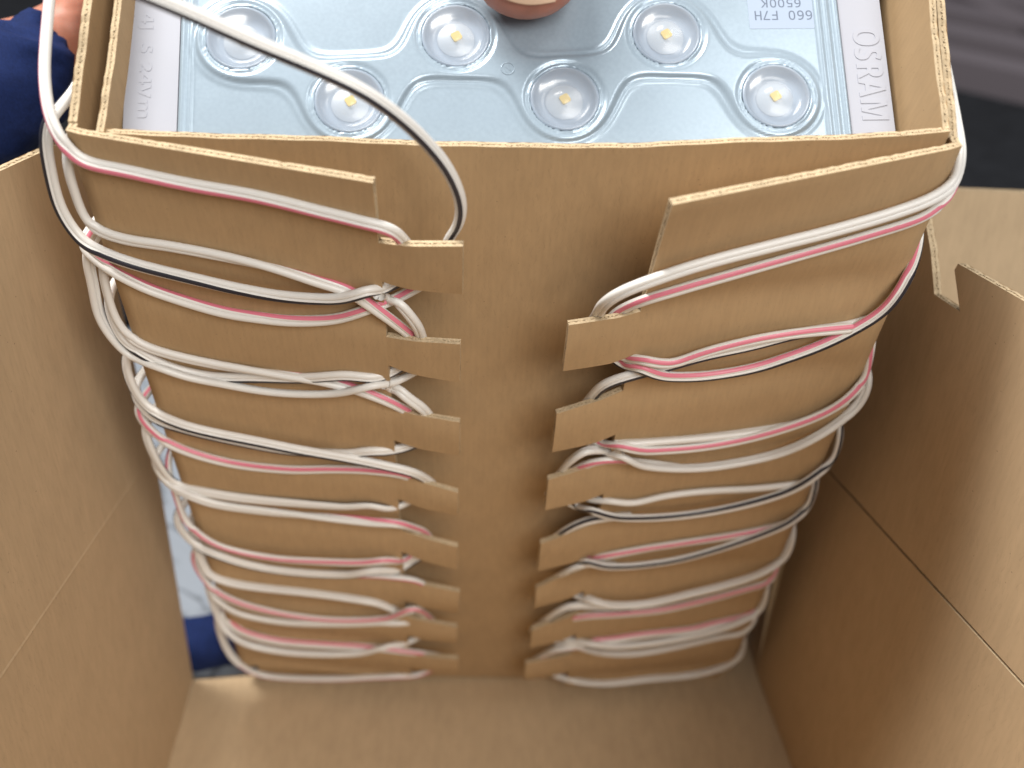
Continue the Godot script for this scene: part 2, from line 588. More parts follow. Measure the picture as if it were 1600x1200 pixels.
# ---------------------------------------------------------------- carrier
func build_carrier() -> void:
	var c := thing("cable_carrier", "tall brown cardboard carrier with comb flaps, wound with white wires", "cable carrier", carrier_frame)
	var th := 0.0018
	# front panel of the inner tray, bowed out a little in the middle
	var top_s := [[-93.4, 4.3], [-71.8, 4.4], [-40.4, 4.6], [-14.4, 4.8], [7.5, 4.7], [29.4, 3.5], [58.4, 1.0], [85.7, -1.4], [99.0, -3.2]]
	var rows := []
	for i in 15:
		var line := []
		for j in 49:
			var u := lerpf(-93.4, 99.0, j / 48.0)
			var s0 := 0.0
			for k in top_s.size() - 1:
				if u >= top_s[k][0] - 0.01 and u <= top_s[k + 1][0] + 0.01:
					s0 = lerpf(top_s[k][1], top_s[k + 1][1], (u - top_s[k][0]) / (top_s[k + 1][0] - top_s[k][0]))
			var jag := 0.14 * sin(u * 1.7) + 0.1 * sin(u * 4.3) if i == 0 else 0.0
			var f := i / 14.0
			var bow := 0.9 * sin(PI * f) * cos(u / 100.0 * PI / 2.0)
			line.append(Vector3(u, -lerpf(s0 + jag, 280.5, f), -2.6 + bow) * MM)
		rows.append(line)
	obj("tray_front_panel", sheet(rows, th, "t", true), [M.kraft, M.cut], c)
	# side panels of the tray and of the outer wrap; their top edges rise to the back with the slanted cut
	for sd in [-1.0, 1.0]:
		var right: bool = sd > 0.0
		for inner in [true, false]:
			var u: float = (99.4 if right else -93.4) if inner else (102.0 if right else -99.0)
			var s_top: float = (-2.6 if right else 4.2) if inner else (-0.2 if right else 1.9)
			var rr := []
			for i in 13:
				var line := []
				for j in 16:
					var b := j / 15.0
					var l := lerpf(-2.9 if inner else -3.2, -62.0, b)
					var s0 := s_top + 0.513 * (l + 2.9)
					if i == 0:
						s0 += 0.22 * sin(j * 2.1 + sd) + 0.15 * sin(j * 5.3)
					var s := lerpf(s0, 281.0 + 0.05 * l, i / 12.0)
					var bulge: float = 0.9 * sin(b * PI) * (1.0 if inner else -0.3) * -sd
					var lean := 0.0 if inner else (-1.2 if right else 1.3) * b
					if inner:                          # the tray's walls lean in below the rim
						lean = -sd * (0.16 if right else 0.06) * clampf(s - s0, 0.0, 38.0)
					line.append(Vector3(u + bulge + lean, -s, l) * MM)
				rr.append(line)
			obj("tray_side_panel" if inner else "wrap_side_panel", sheet(rr, th if inner else 0.0020, "t", right), [M.kraft, M.cut], c)
	var back := []
	for i in 5:
		var line := []
		for j in 5:
			line.append(Vector3(lerpf(-97.0, 99.0, j / 4.0), -lerpf(-28.0, 278.0, i / 4.0), -62.0) * MM)
		back.append(line)
	obj("back_panel", sheet(back, th, "t"), [M.kraft, M.cut], c)
	# comb flaps, one sheet each side, with the rounded fold at the corner
	for wall_side in [false, true]:
		var corner := 102.0 if wall_side else -99.0
		var base := 33.5 if wall_side else -30.0
		var fold := []
		var grid := flap_grid(wall_side, corner, base, -1.2 if wall_side else 2.0, 266.5, 22, 134)
		var bend := -1.0 if wall_side else 1.0
		for row in grid:
			var line := []
			for k in 4:                            # quarter round into the side panel
				var a := PI / 2.0 * k / 4.0
				var v: Vector3 = row[0]
				line.append(v + Vector3(bend * 3.2 * (1.0 - sin(a)), 0, -3.2 * cos(a) * cos(a)) * MM * Vector3(0.0 if k == 0 else 0.12, 1, 1))
			for v in row.slice(1):
				line.append(v)
			fold.append(line)
		var flap := obj("comb_flap", sheet(fold, 0.0019, "tr", not wall_side), [M.kraft, M.cut], c)
		# each tab: top and bottom at its tip, top and bottom at its base
		var tabs := [[19.3, 36.7, 21.7, 36.7], [56.5, 72.4, 57.0, 69.6], [90.8, 106.6, 88.7, 103.7], [126.6, 139.2, 121.1, 134.6], [158.8, 172.8, 153.9, 166.2], [189.3, 204.7, 185.9, 200.7], [216.0, 227.5, 213.4, 227.2], [241.9, 253.3, 242.3, 254.2]]
		var tip := -10.9
		if wall_side:
			tabs = [[43.6, 61.6, 41.9, 59.6], [81.8, 100.0, 76.2, 96.1], [115.7, 130.8, 110.4, 127.2], [152.0, 168.9, 145.2, 163.6], [182.7, 194.1, 171.1, 188.8], [212.7, 225.5, 206.0, 220.9], [240.9, 253.1, 239.1, 252.7]]
			tip = 16.0
		for k in tabs.size():
			var t: Array = tabs[k]
			var tw := rng.randf_range(-0.3, 0.5)
			var end := tip + rng.randf_range(-0.5, 0.5)
			var g := []
			for i in 9:
				var line := []
				for j in 10:
					var f := j / 9.0
					var u := lerpf(base, end, f)
					var sv := lerpf(lerpf(t[2], t[0], f), lerpf(t[3], t[1], f), i / 8.0)
					if i == 8:
						sv -= 1.3 * pow(1.0 - f, 4.0)      # pressed round by the wires at the slot
					line.append(Vector3(u, -sv, lift(wall_side, u, sv) + (2.5 if wall_side else 1.5) * f + tw * sin(PI * i / 8.0) * f) * MM)
				g.append(line)
			obj("tab", sheet(g, 0.0019, "tbr", not wall_side), [M.kraft, M.cut], flap)

# ---------------------------------------------------------------- lamp module
const LENS := [[-63.5, 25.8], [-38.0, 9.2], [-12.6, 25.8], [12.8, 9.0], [38.3, 25.8], [63.7, 9.0]]

func cover_height(x: float, y: float) -> float:
	var d := 1e9
	for k in LENS.size():
		var q := Vector2(x - LENS[k][0], y - LENS[k][1])
		var e := q.length() - 10.6
		if k + 1 < LENS.size():
			var ab := Vector2(LENS[k + 1][0] - LENS[k][0], LENS[k + 1][1] - LENS[k][1])
			var t := clampf(q.dot(ab) / ab.length_squared(), 0.0, 1.0)
			var ee := (q - ab * t).length() - 4.4
			var hh := maxf(9.0 - absf(e - ee), 0.0) / 9.0
			e = minf(e, ee) - hh * hh * 9.0 * 0.25
		var h := maxf(7.0 - absf(d - e), 0.0) / 7.0 if d < 1e8 else 0.0
		d = minf(d, e) - h * h * 7.0 * 0.25
	var z := 1.0
	z += 1.1 * (1.0 - smoothstep(-0.9, 0.5, d))
	z += 0.25 * exp(-pow((d - 0.9) / 0.5, 2.0))
	for k in LENS.size():
		var rr := Vector2(x - LENS[k][0], y - LENS[k][1]).length()
		z -= 0.55 * exp(-pow((rr - 9.15) / 0.45, 2.0))
		z -= 3.6 * (1.0 - smoothstep(7.7, 8.3, rr))
	# moulded beads along both ends
	for b in [-77.0, -75.2, 76.2, 78.2, 80.6]:
		z += 0.55 * exp(-pow((x - b) / 0.42, 2.0))
	return z

func build_module() -> void:
	var m := thing("lamp_module", "bluish clear lamp module with six round lenses in a zigzag channel", "lamp module", module_frame)
	var st := begin()
	st.set_smooth_group(0)
	var x0 := -77.8
	var x1 := 81.2
	var y0 := -4.0
	var y1 := 53.0
	var step := 0.5
	var nx := int((x1 - x0) / step)
	var ny := int((y1 - y0) / step)
	var hts := []
	for j in ny + 1:
		var line := PackedFloat32Array()
		for i in nx + 1:
			line.append(cover_height(x0 + i * step, y0 + j * step))
		hts.append(line)
	for j in ny:
		for i in nx:
			var xa := x0 + i * step
			var ya := y0 + j * step
			quad(st, Vector3(xa, ya, hts[j][i]) * MM, Vector3(xa, ya + step, hts[j + 1][i]) * MM, Vector3(xa + step, ya + step, hts[j + 1][i + 1]) * MM, Vector3(xa + step, ya, hts[j][i + 1]) * MM)
	st.generate_normals()
	var cover := obj("clear_cover", st.commit(), [M.cover], m)
	var sb := begin()
	box(sb, Vector3(-90.6, -4.0, -3.6) * MM, Vector3(92.2, 53.0, -1.9) * MM, 0.0004)
	sb.generate_normals()
	obj("base_plate", sb.commit(), [M.plate], m)
	for e in [[-90.6, -78.2], [81.6, 92.2]]:
		var se := begin()
		box(se, Vector3(e[0], -4.0, -1.89) * MM, Vector3(e[1], 53.0, 0.35) * MM, 0.0005)
		se.generate_normals()
		obj("end_strip", se.commit(), [M.plate], m)
	# lenses
	for k in LENS.size():
		var at := Vector3(LENS[k][0], LENS[k][1], 0) * MM
		var prof := []
		for q in [[8.25, 1.7], [8.0, 2.05], [7.6, 1.95], [7.2, 1.2], [6.6, 0.35], [5.9, -0.1], [5.2, -0.25], [4.7, -0.3], [0.0, -0.3]]:
			prof.append(Vector2(q[0], q[1]) * MM)
		var cup := obj("lens", lathe(prof, 48), [M.cup], m)
		cup.position = at
		var ball := []
		for i in 13:
			var a := PI / 2.0 * i / 12.0
			ball.append(Vector2(4.55 * cos(a), -0.25 + 3.6 * sin(a)) * MM)
		var dome := obj("inner_dome", lathe(ball, 40), [M.glass], cup)
		dome.position = Vector3.ZERO
		var disc := []
		for q in [[4.5, -0.22], [3.2, 0.1], [1.6, 0.35], [0.0, 0.38]]:
			disc.append(Vector2(q[0], q[1]) * MM)
		obj("dome_floor", lathe(disc, 32), [M.bulb_base], cup)
		var outer := []
		for i in 11:
			var a := PI / 2.0 * i / 10.0
			outer.append(Vector2(7.9 * cos(a), 1.9 + 2.9 * sin(a)) * MM)
		obj("outer_dome", lathe(outer, 48), [M.glass], cup)
		var sc := begin()
		box(sc, Vector3(-1.15, -1.1, 0.3) * MM, Vector3(1.15, 1.1, 0.95) * MM, 0.0003)
		sc.generate_normals()
		var chip := obj("light_chip", sc.commit(), [M.chip], cup)
		chip.position = Vector3(0.15, 0.45, 0) * MM
		chip.rotation.z = 0.5
	# printed patch, upside down for the viewer
	var sp := begin()
	box(sp, Vector3(59.0, 27.2, 0.9) * MM, Vector3(75.0, 37.6, 1.06) * MM, 0.0003)
	sp.generate_normals()
	obj("label_patch", sp.commit(), [M.patch], m)
	letters("660 F7H", "Droid Sans Mono", 2.5, 14.2, Vector3(67.6, 30.8, 1.08), PI, 0.05, M.ink, m, "type_number")
	letters("6500K", "Droid Sans Mono", 2.3, 9.9, Vector3(67.2, 34.1, 1.08), PI, 0.05, M.ink, m, "type_number")
	letters("OSRAM", "Droid Sans", 6.7, 24.4, Vector3(87.7, 15.2, 0.34), -PI / 2.0, 0.34, M.plate, m, "raised_lettering")
	letters("4J  S 24Vm", "Droid Sans", 3.7, 27.5, Vector3(-86.3, 20.0, 0.34), -PI / 2.0, 0.24, M.plate, m, "raised_lettering")
	var ringp := []
	for i in 17:
		var a := TAU * i / 16.0
		ringp.append(Vector2(1.55 + 0.16 * cos(a), 2.1 + 0.16 * sin(a)) * MM)
	var mark := obj("moulding_mark", lathe(ringp, 28), [M.cover], m)
	mark.position = Vector3(-0.5, 16.8, 0) * MM
	letters("N", "Droid Sans", 1.9, 1.5, Vector3(-0.5, 16.8, 2.1), 0.3, 0.15, M.cover, m, "moulding_mark")

func letters(text: String, face: String, tall: float, wide: float, at: Vector3, turn: float, depth: float, m: Material, parent: Node3D, called: String) -> void:
	var t := TextMesh.new()
	var f := SystemFont.new()
	f.font_names = PackedStringArray([face])
	f.font_weight = 700 if called == "raised_lettering" else 400
	t.font = f
	t.text = text
	t.font_size = 64
	t.pixel_size = 0.0001
	t.depth = depth * MM
	t.curve_step = 2.0
	var o := obj(called, t, [m], parent)
	var box_ := t.get_aabb()
	var sx := wide * MM / box_.size.x
	var sy := tall * MM / box_.size.y
	o.basis = Basis(Vector3(0, 0, 1), turn) * Basis.from_scale(Vector3(sx, sy, 1.0))
	var mid := box_.get_center()
	o.position = at * MM - o.basis * Vector3(mid.x, mid.y, 0)

# ---------------------------------------------------------------- carton
func plane_frame(origin: Vector3, across: Vector3, up: Vector3) -> Transform3D:
	var x := across.normalized()
	var z := x.cross(up).normalized()
	var y := z.cross(x).normalized()
	return Transform3D(Basis(x, y, z), origin)

func in_plane(f: Transform3D, p: Vector3) -> Vector2:
	var q := f.affine_inverse() * p
	return Vector2(q.x, q.y)

func build_carton() -> void:
	var c := thing("carton", "open brown cardboard carton with creased sides and a notched wall", "carton", Transform3D())
	var th := 0.0032
	# floor
	var fl := PackedVector2Array([Vector2(-0.1345, 0.309), Vector2(0.1050, 0.3330), Vector2(0.1062, 0.3115), Vector2(0.1420, -0.03), Vector2(-0.1325, -0.03)])
	var ff := Transform3D(Basis(Vector3(1, 0, 0), Vector3(0, 0, -1), Vector3(0, 1, 0)), Vector3.ZERO)
	obj("floor_panel", board(fl, ff, th, [0]), [M.carton, M.cut], c)
	# wall by the sleeve: lower and upper panel with a scored crease between them
	var lf := plane_frame(Vector3(-0.1345, 0, -0.309), Vector3(0.0006, 0, 0.0436), Vector3(0.0062, 0.1234, 0))
	lf.basis = Basis(-lf.basis.x, lf.basis.y, -lf.basis.z)
	var back_top := in_plane(lf, Vector3(-0.1285, 0.1215, -0.309))
	var crease_a := in_plane(lf, Vector3(-0.1286, 0.1222, -0.309))
	var crease_b := in_plane(lf, Vector3(-0.1212, 0.2020, 0.03))
	var out_l := PackedVector2Array([Vector2(0, 0.0004), Vector2(-0.339, 0.0004), crease_b, crease_a])
	obj("wall_panel", board(out_l, lf, th, [3]), [M.carton, M.cut], c)
	var top_a := in_plane(lf, Vector3(-0.1215, 0.2412, -0.309))
	var top_b := in_plane(lf, Vector3(-0.1150, 0.3165, 0.03))
	var tilt := lf
	tilt.basis = Basis((crease_b.x * lf.basis.x + crease_b.y * lf.basis.y - crease_a.x * lf.basis.x - crease_a.y * lf.basis.y).normalized(), 0.045) * lf.basis
	tilt.origin = lf * Vector3(crease_a.x, crease_a.y, 0) - tilt.basis * Vector3(crease_a.x, crease_a.y, 0)
	var up_l := PackedVector2Array([crease_a + Vector2(0, 0.0007), crease_b + Vector2(0, 0.0007), top_b, top_a])
	obj("wall_panel", board(up_l, tilt, th, [2, 3]), [M.carton, M.cut], c)
	obj("score_line", score(lf, crease_a, crease_b, 0.0016), [M.carton], c)
	# wall on the other side, its upper panel notched
	var rf := plane_frame(Vector3(0.1036, 0, -0.3125), Vector3(0.00523, 0, 0.04705), Vector3(0.00297, 0.06377, 0))
	var pr := [Vector3(0.1036, 0.0004, -0.3125), Vector3(0.1416, 0.0004, 0.03), Vector3(0.1490, 0.2002, 0.03), Vector3(0.1095, 0.1180, -0.3125)]
	var low := PackedVector2Array()
	for p in pr:
		low.append(in_plane(rf, p))
	obj("wall_panel", board(low, rf, th, []), [M.carton, M.cut], c)
	var upper := PackedVector2Array()
	for p in [Vector3(0.1095, 0.1190, -0.3125), Vector3(0.1490, 0.2012, 0.03), Vector3(0.1560, 0.2800, 0.02), Vector3(0.1390, 0.2500, -0.165), Vector3(0.1237, 0.2304, -0.2284), Vector3(0.1199, 0.2239, -0.2598), Vector3(0.1203, 0.2215, -0.2606), Vector3(0.1202, 0.2134, -0.2522), Vector3(0.1185, 0.2107, -0.2664), Vector3(0.1177, 0.2200, -0.2745), Vector3(0.1175, 0.2262, -0.2820), Vector3(0.1170, 0.2290, -0.3125)]:
		upper.append(in_plane(rf, p))
	obj("wall_panel", board(upper, rf, 0.0022, [2, 3, 4, 5, 6, 7, 8, 9, 10]), [M.carton, M.cut], c)
	obj("score_line", score(rf, in_plane(rf, Vector3(0.1095, 0.1185, -0.3125)), in_plane(rf, Vector3(0.1490, 0.2007, 0.03)), 0.0030, 0.0016), [M.carton], c)
	# the wall nearest the viewer
	var nf := Transform3D(Basis(Vector3(-1, 0, 0), Vector3(0, 1, 0), Vector3(0, 0, -1)), Vector3(0, 0, 0.031))
	obj("wall_panel", board(PackedVector2Array([Vector2(-0.1420, 0.0), Vector2(0.1325, 0.0), Vector2(0.121, 0.205), Vector2(-0.149, 0.205)]), nf, th, [2]), [M.carton, M.cut], c)
	# return panel behind the far corner and the flap folded out behind the notched wall
	var bf := plane_frame(Vector3(0.1070, 0, -0.3135), Vector3(0.0006, 0, -0.05), Vector3(0, 1, 0))
	obj("return_panel", board(PackedVector2Array([Vector2(0, -0.0026), Vector2(0.05, -0.0026), Vector2(0.05, 0.105), Vector2(0, 0.105)]), bf, th, [2]), [M.carton, M.cut], c)
	var of := plane_frame(Vector3(0.124, 0, -0.330), Vector3(0.18, 0, -0.004), Vector3(0, 1, -0.12))
	obj("outer_flap", board(PackedVector2Array([Vector2(0, 0.02), Vector2(0.19, 0.02), Vector2(0.185, 0.1965), Vector2(0, 0.2055)]), of, th, [2]), [M.carton, M.cut], c)

func score(f: Transform3D, a: Vector2, b: Vector2, wide: float, sunk := 0.0) -> ArrayMesh:      # the pressed groove's rounded lip
	var st := begin()
	st.set_smooth_group(0)
	var n := 8
	for k in n:
		var t0 := -1.0 + 2.0 * k / n
		var t1 := -1.0 + 2.0 * (k + 1) / n
		var z0 := 0.0003 * cos(t0 * PI / 2.0) - 0.0001 - sunk
		var z1 := 0.0003 * cos(t1 * PI / 2.0) - 0.0001 - sunk
		quad(st, f * Vector3(a.x, a.y + t0 * wide * 0.5, z0), f * Vector3(b.x, b.y + t0 * wide * 0.5, z0), f * Vector3(b.x, b.y + t1 * wide * 0.5, z1), f * Vector3(a.x, a.y + t1 * wide * 0.5, z1))
	st.generate_normals()
	return st.commit()

# ---------------------------------------------------------------- person, of whom hands and a sleeve are in view
func build_person() -> void:
	var p := thing("person", "person in navy sleeves holding the carrier, thumb pressed on the lamp module", "person", Transform3D())
	# hand on the module: built on the module's axes
	var h := Node3D.new()
	var tip := Vector3(4.4, 36.6, 11.5)
	var b := [
		[tip + Vector3(-3, 0, 0), Vector3(3.4, 43.0, 13.5), 9.8, 10.2],
		[tip + Vector3(3, 0, 0), Vector3(8.0, 43.0, 13.5), 9.8, 10.2],
		[Vector3(5.6, 45.0, 13.5), Vector3(7.0, 66.0, 18.0), 10.6, 10.6],
		[Vector3(7.0, 66.0, 18.0), Vector3(14.0, 92.0, 10.0), 11.0, 14.0],
		[Vector3(14.0, 92.0, 10.0), Vector3(34.0, 118.0, -8.0), 16.0, 19.0],
		[Vector3(20.0, 100.0, -6.0), Vector3(60.0, 104.0, -14.0), 15.0, 13.0],
		[Vector3(34.0, 118.0, -8.0), Vector3(62.0, 122.0, -12.0), 17.0, 14.0],
		[Vector3(40.0, 118.0, -6.0), Vector3(48.0, 165.0, 20.0), 20.0, 21.0],
		[Vector3(48.0, 165.0, 20.0), Vector3(56.0, 250.0, 70.0), 21.0, 30.0],
	]
	# fingers bent down behind the carrier's back panel
	for k in 4:
		var x := 14.0 + 19.0 * k
		var long: float = [24.0, 28.0, 26.0, 20.0][k]
		b.append([Vector3(x + 4.0, 100.0 + k * 1.5, -14.0), Vector3(x, 92.0, -14.0 - long), 9.6, 8.8])
		b.append([Vector3(x, 92.0, -14.0 - long), Vector3(x - 1.0, 78.0, -26.0 - long * 1.3), 8.8, 8.0])
		b.append([Vector3(x - 1.0, 78.0, -26.0 - long * 1.3), Vector3(x - 2.0, 66.0, -28.0 - long * 1.7), 8.0, 7.0])
	for bone in b:
		bone[0] *= MM; bone[1] *= MM; bone[2] *= MM; bone[3] *= MM
	var hand := obj("hand", flesh(b, 0.0024, 0.006), [M.skin], p)
	hand.transform = module_frame
	h.free()
	# nail, following the thumb's round back
	var st := begin()
	st.set_smooth_group(0)
	var axis := Vector3(1.0, 8.2, 1.8).normalized()
	var side := Vector3.RIGHT
	side = (side - axis * side.dot(axis)).normalized()
	var outn := side.cross(axis).normalized()
	if outn.z < 0.0:
		outn = -outn
	var grid := []
	for i in 11:
		var line := []
		for j in 13:
			var x := lerpf(-7.0, 7.0, j / 12.0)
			var along := lerpf(-10.0, 8.0, i / 10.0) + (0.034 * x * x if i < 4 else 0.0)
			var top := 10.25 - x * x / 24.0
			if along < 0.0:
				top -= 10.0 - sqrt(maxf(100.0 - along * along * 0.72, 0.0))
			top += 0.35 * (1.0 - pow(absf(x) / 7.0, 4.0))
			line.append((tip + axis * along + side * x + outn * top) * MM)
		grid.append(line)
	for i in 10:
		for j in 12:
			quad(st, grid[i][j], grid[i][j + 1], grid[i + 1][j + 1], grid[i + 1][j])
			quad(st, grid[i][j] - outn * 0.0005, grid[i + 1][j] - outn * 0.0005, grid[i + 1][j + 1] - outn * 0.0005, grid[i][j + 1] - outn * 0.0005)
	st.generate_normals()
	var nail := obj("thumbnail", st.commit(), [M.nail], hand)
	nail.transform = Transform3D()
	var sl := obj("sleeve", tube([Vector3(50, 180, 30) * MM, Vector3(55, 240, 66) * MM, Vector3(64, 330, 110) * MM], [0.030, 0.036, 0.046], 24, 0.006), [M.navy], p)
	sl.transform = module_frame
	# the other hand steadies the carrier's side from behind
	var g := [
		[Vector3(-0.160, 0.2565, -0.298), Vector3(-0.152, 0.2590, -0.318), 0.0100, 0.0105],
		[Vector3(-0.152, 0.2590, -0.318), Vector3(-0.132, 0.2610, -0.350), 0.0105, 0.0110],
		[Vector3(-0.132, 0.2610, -0.350), Vector3(-0.118, 0.2680, -0.366), 0.0120, 0.0120],
		[Vector3(-0.140, 0.2600, -0.338), Vector3(-0.124, 0.2720, -0.340), 0.0080, 0.0072],
		[Vector3(-0.124, 0.2720, -0.340), Vector3(-0.108, 0.2800, -0.332), 0.0072, 0.0065],
	]
	for k in 4:
		var q := Vector3(-0.116 + 0.002 * k, 0.254 + 0.013 * k, -0.368)
		g.append([q, q + Vector3(0.028, 0.006, 0.002), 0.0092, 0.0085])
		g.append([q + Vector3(0.028, 0.006, 0.002), q + Vector3(0.050 - 0.002 * k, 0.008, 0.010), 0.0085, 0.0072])
	obj("hand", flesh(g, 0.0026, 0.006), [M.skin], p)
	obj("sleeve", tube([Vector3(-0.420, 0.190, -0.225), Vector3(-0.270, 0.232, -0.262), Vector3(-0.195, 0.2490, -0.280), Vector3(-0.163, 0.2545, -0.291), Vector3(-0.145, 0.2585, -0.299), Vector3(-0.1400, 0.2605, -0.308), Vector3(-0.1420, 0.2640, -0.322)], [0.046, 0.035, 0.029, 0.0255, 0.0195, 0.0140, 0.0095], 28, 0.006), [M.navy], p)

# ---------------------------------------------------------------- what little shows of the room
func build_room() -> void:
	var st := begin()
	st.set_smooth_group(-1)
	quad(st, Vector3(-6, 0, -8), Vector3(6, 0, -8), Vector3(6, 0, 4), Vector3(-6, 0, 4))
	st.generate_normals()
	var im := Image.create(1024, 1024, false, Image.FORMAT_RGB8)
	var n := FastNoiseLite.new()
	n.seed = 3
	n.frequency = 0.006
	n.fractal_octaves = 4
	for y in 1024:
		for x in 1024:
			var v := n.get_noise_2d(x * 0.5 + y * 0.9, y * 1.3 - x * 1.1)
			var vein := exp(-absf(v) * 26.0)
			var k := clampf(0.98 - 0.42 * vein - 0.05 * absf(v), 0.0, 1.0)
			im.set_pixel(x, y, Color(k, k, k * 1.0))
	M.tile.albedo_texture = ImageTexture.create_from_image(im)
	M.tile.uv1_triplanar = true
	M.tile.uv1_world_triplanar = true
	M.tile.uv1_scale = Vector3.ONE * 1.9
	var fl := obj("ground", st.commit(), [M.tile])
	fl.position.y = -0.0042
	fl.set_meta("kind", "structure")
	# dark rug beyond the carton
	var sr := begin()
	box(sr, Vector3(-1.6, -0.0041, -3.2), Vector3(1.9, 0.004, -0.60), 0.002)
	sr.generate_normals()
	var rug := obj("rug", sr.commit(), [M.rug])
	tag(rug, "dark slate rug spread on the tiles beyond the carton", "rug")
	# grey slatted rack lying on the rug
	var rack := thing("slatted_rack", "grey slatted rack lying out of focus on the dark rug", "rack", Transform3D(Basis(), Vector3(0.46, 0.004, -1.12)))
	var dir := Vector3(0.085, 0, 0.075).normalized()
	for k in 4:
		var s := begin()
		box(s, Vector3(-0.09, 0.0, -0.016), Vector3(0.075 if k < 3 else 0.30, 0.028, 0.016), 0.003)
		s.generate_normals()
		var o := obj("slat", s.commit(), [M.slat], rack)
		o.transform = Transform3D(Basis(Vector3.UP, -atan2(dir.z, dir.x)), Vector3(0.068 - 0.030 * k, 0, -0.16 + 0.078 * k))
	var se := begin()
	box(se, Vector3(-0.010, 0.0, -0.15), Vector3(0.010, 0.032, 0.09), 0.003)
	se.generate_normals()
	var rail := obj("end_rail", se.commit(), [M.slat], rack)
	rail.transform = Transform3D(Basis(Vector3.UP, 0.25), Vector3(0.090, 0, 0.0))
	# navy cloth on the tiles at the carton's open end
	var cl := obj("cloth", tube([Vector3(-0.175, 0.006, -0.318), Vector3(-0.135, 0.008, -0.322), Vector3(-0.100, 0.010, -0.328), Vector3(-0.05, 0.008, -0.333), Vector3(0.02, 0.006, -0.336)], [0.009, 0.0115, 0.013, 0.012, 0.008], 24, 0.003), [M.navy])
	tag(cl, "navy blue cloth bunched on the tiles behind the carton floor", "cloth")

func _ready() -> void:
	rng.seed = 77
	# camera: looking down into the carton
	var pitch := -0.59878
	var cam := Camera3D.new()
	cam.name = "camera"
	add_child(cam)
	cam.transform = Transform3D(Basis(Vector3.RIGHT, pitch), Vector3(0, 0.36198, 0))
	cam.fov = 38.880
	cam.near = 0.01
	cam.far = 60.0
	var lens := CameraAttributesPhysical.new()
	lens.frustum_focal_length = 34.0
	lens.frustum_focus_distance = 0.275
	lens.frustum_near = 0.01
	lens.frustum_far = 60.0
	lens.exposure_aperture = 8.0
	cam.attributes = lens
	cam.current = true
	# light: a broad ceiling panel almost overhead, and the dim room round it
	var env := Environment.new()
	env.background_mode = Environment.BG_COLOR
	env.background_color = Color(0.145, 0.15, 0.165).linear_to_srgb()
	env.tonemap_mode = Environment.TONE_MAPPER_LINEAR
	env.tonemap_exposure = 1.1
	env.sdfgi_enabled = true
	env.ssao_enabled = true
	env.ssil_enabled = true
	var we := WorldEnvironment.new()
	we.name = "environment"
	we.environment = env
	add_child(we)
	# the office ceiling's panels: overhead, behind the viewer, and the one that glints on the module
	for p in [[Vector3(-0.58, 1.80, -0.46), Vector2(0.9, 0.5), 4.7], [Vector3(0.62, 1.22, 1.00), Vector2(1.1, 0.7), 2.3], [Vector3(0.70, 1.85, 0.24), Vector2(0.45, 0.4), 0.4]]:
		var lamp := AreaLight3D.new()
		lamp.name = numbered("ceiling_lamp")
		lamp.area_size = p[1]
		lamp.light_color = Color(1.0, 0.985, 0.96)
		lamp.light_energy = p[2]
		lamp.area_range = 8.0
		lamp.shadow_enabled = true
		add_child(lamp)
		lamp.look_at_from_position(p[0], Vector3(0, 0.15, -0.25), Vector3.FORWARD)
	make_materials()
	carrier_frame = Transform3D(Basis(CARRIER_X, CARRIER_Y, CARRIER_Z), Vector3(0, 0.27047, -0.23174))
	var mo := carrier_frame * (Vector3(0.463, -8.703, -11.518) * MM)
	var my := carrier_frame.basis * Vector3(0, 0.456393, -0.889778)
	var mz := carrier_frame.basis * Vector3(0, 0.889778, 0.456393)
	module_frame = Transform3D(Basis(carrier_frame.basis.x, my, mz) * Basis(Vector3(0, 0, 1), 0.0488), mo)
	build_room()
	build_carton()
	build_carrier()
	build_module()
	build_person()
	add_wires()

const CARRIER_X := Vector3(0.99905754, -0.0389888, -0.01907642)
const CARRIER_Y := Vector3(0.04267613, 0.96254911, 0.26772739)
const CARRIER_Z := Vector3(0.00792362, -0.26828917, 0.96330584)

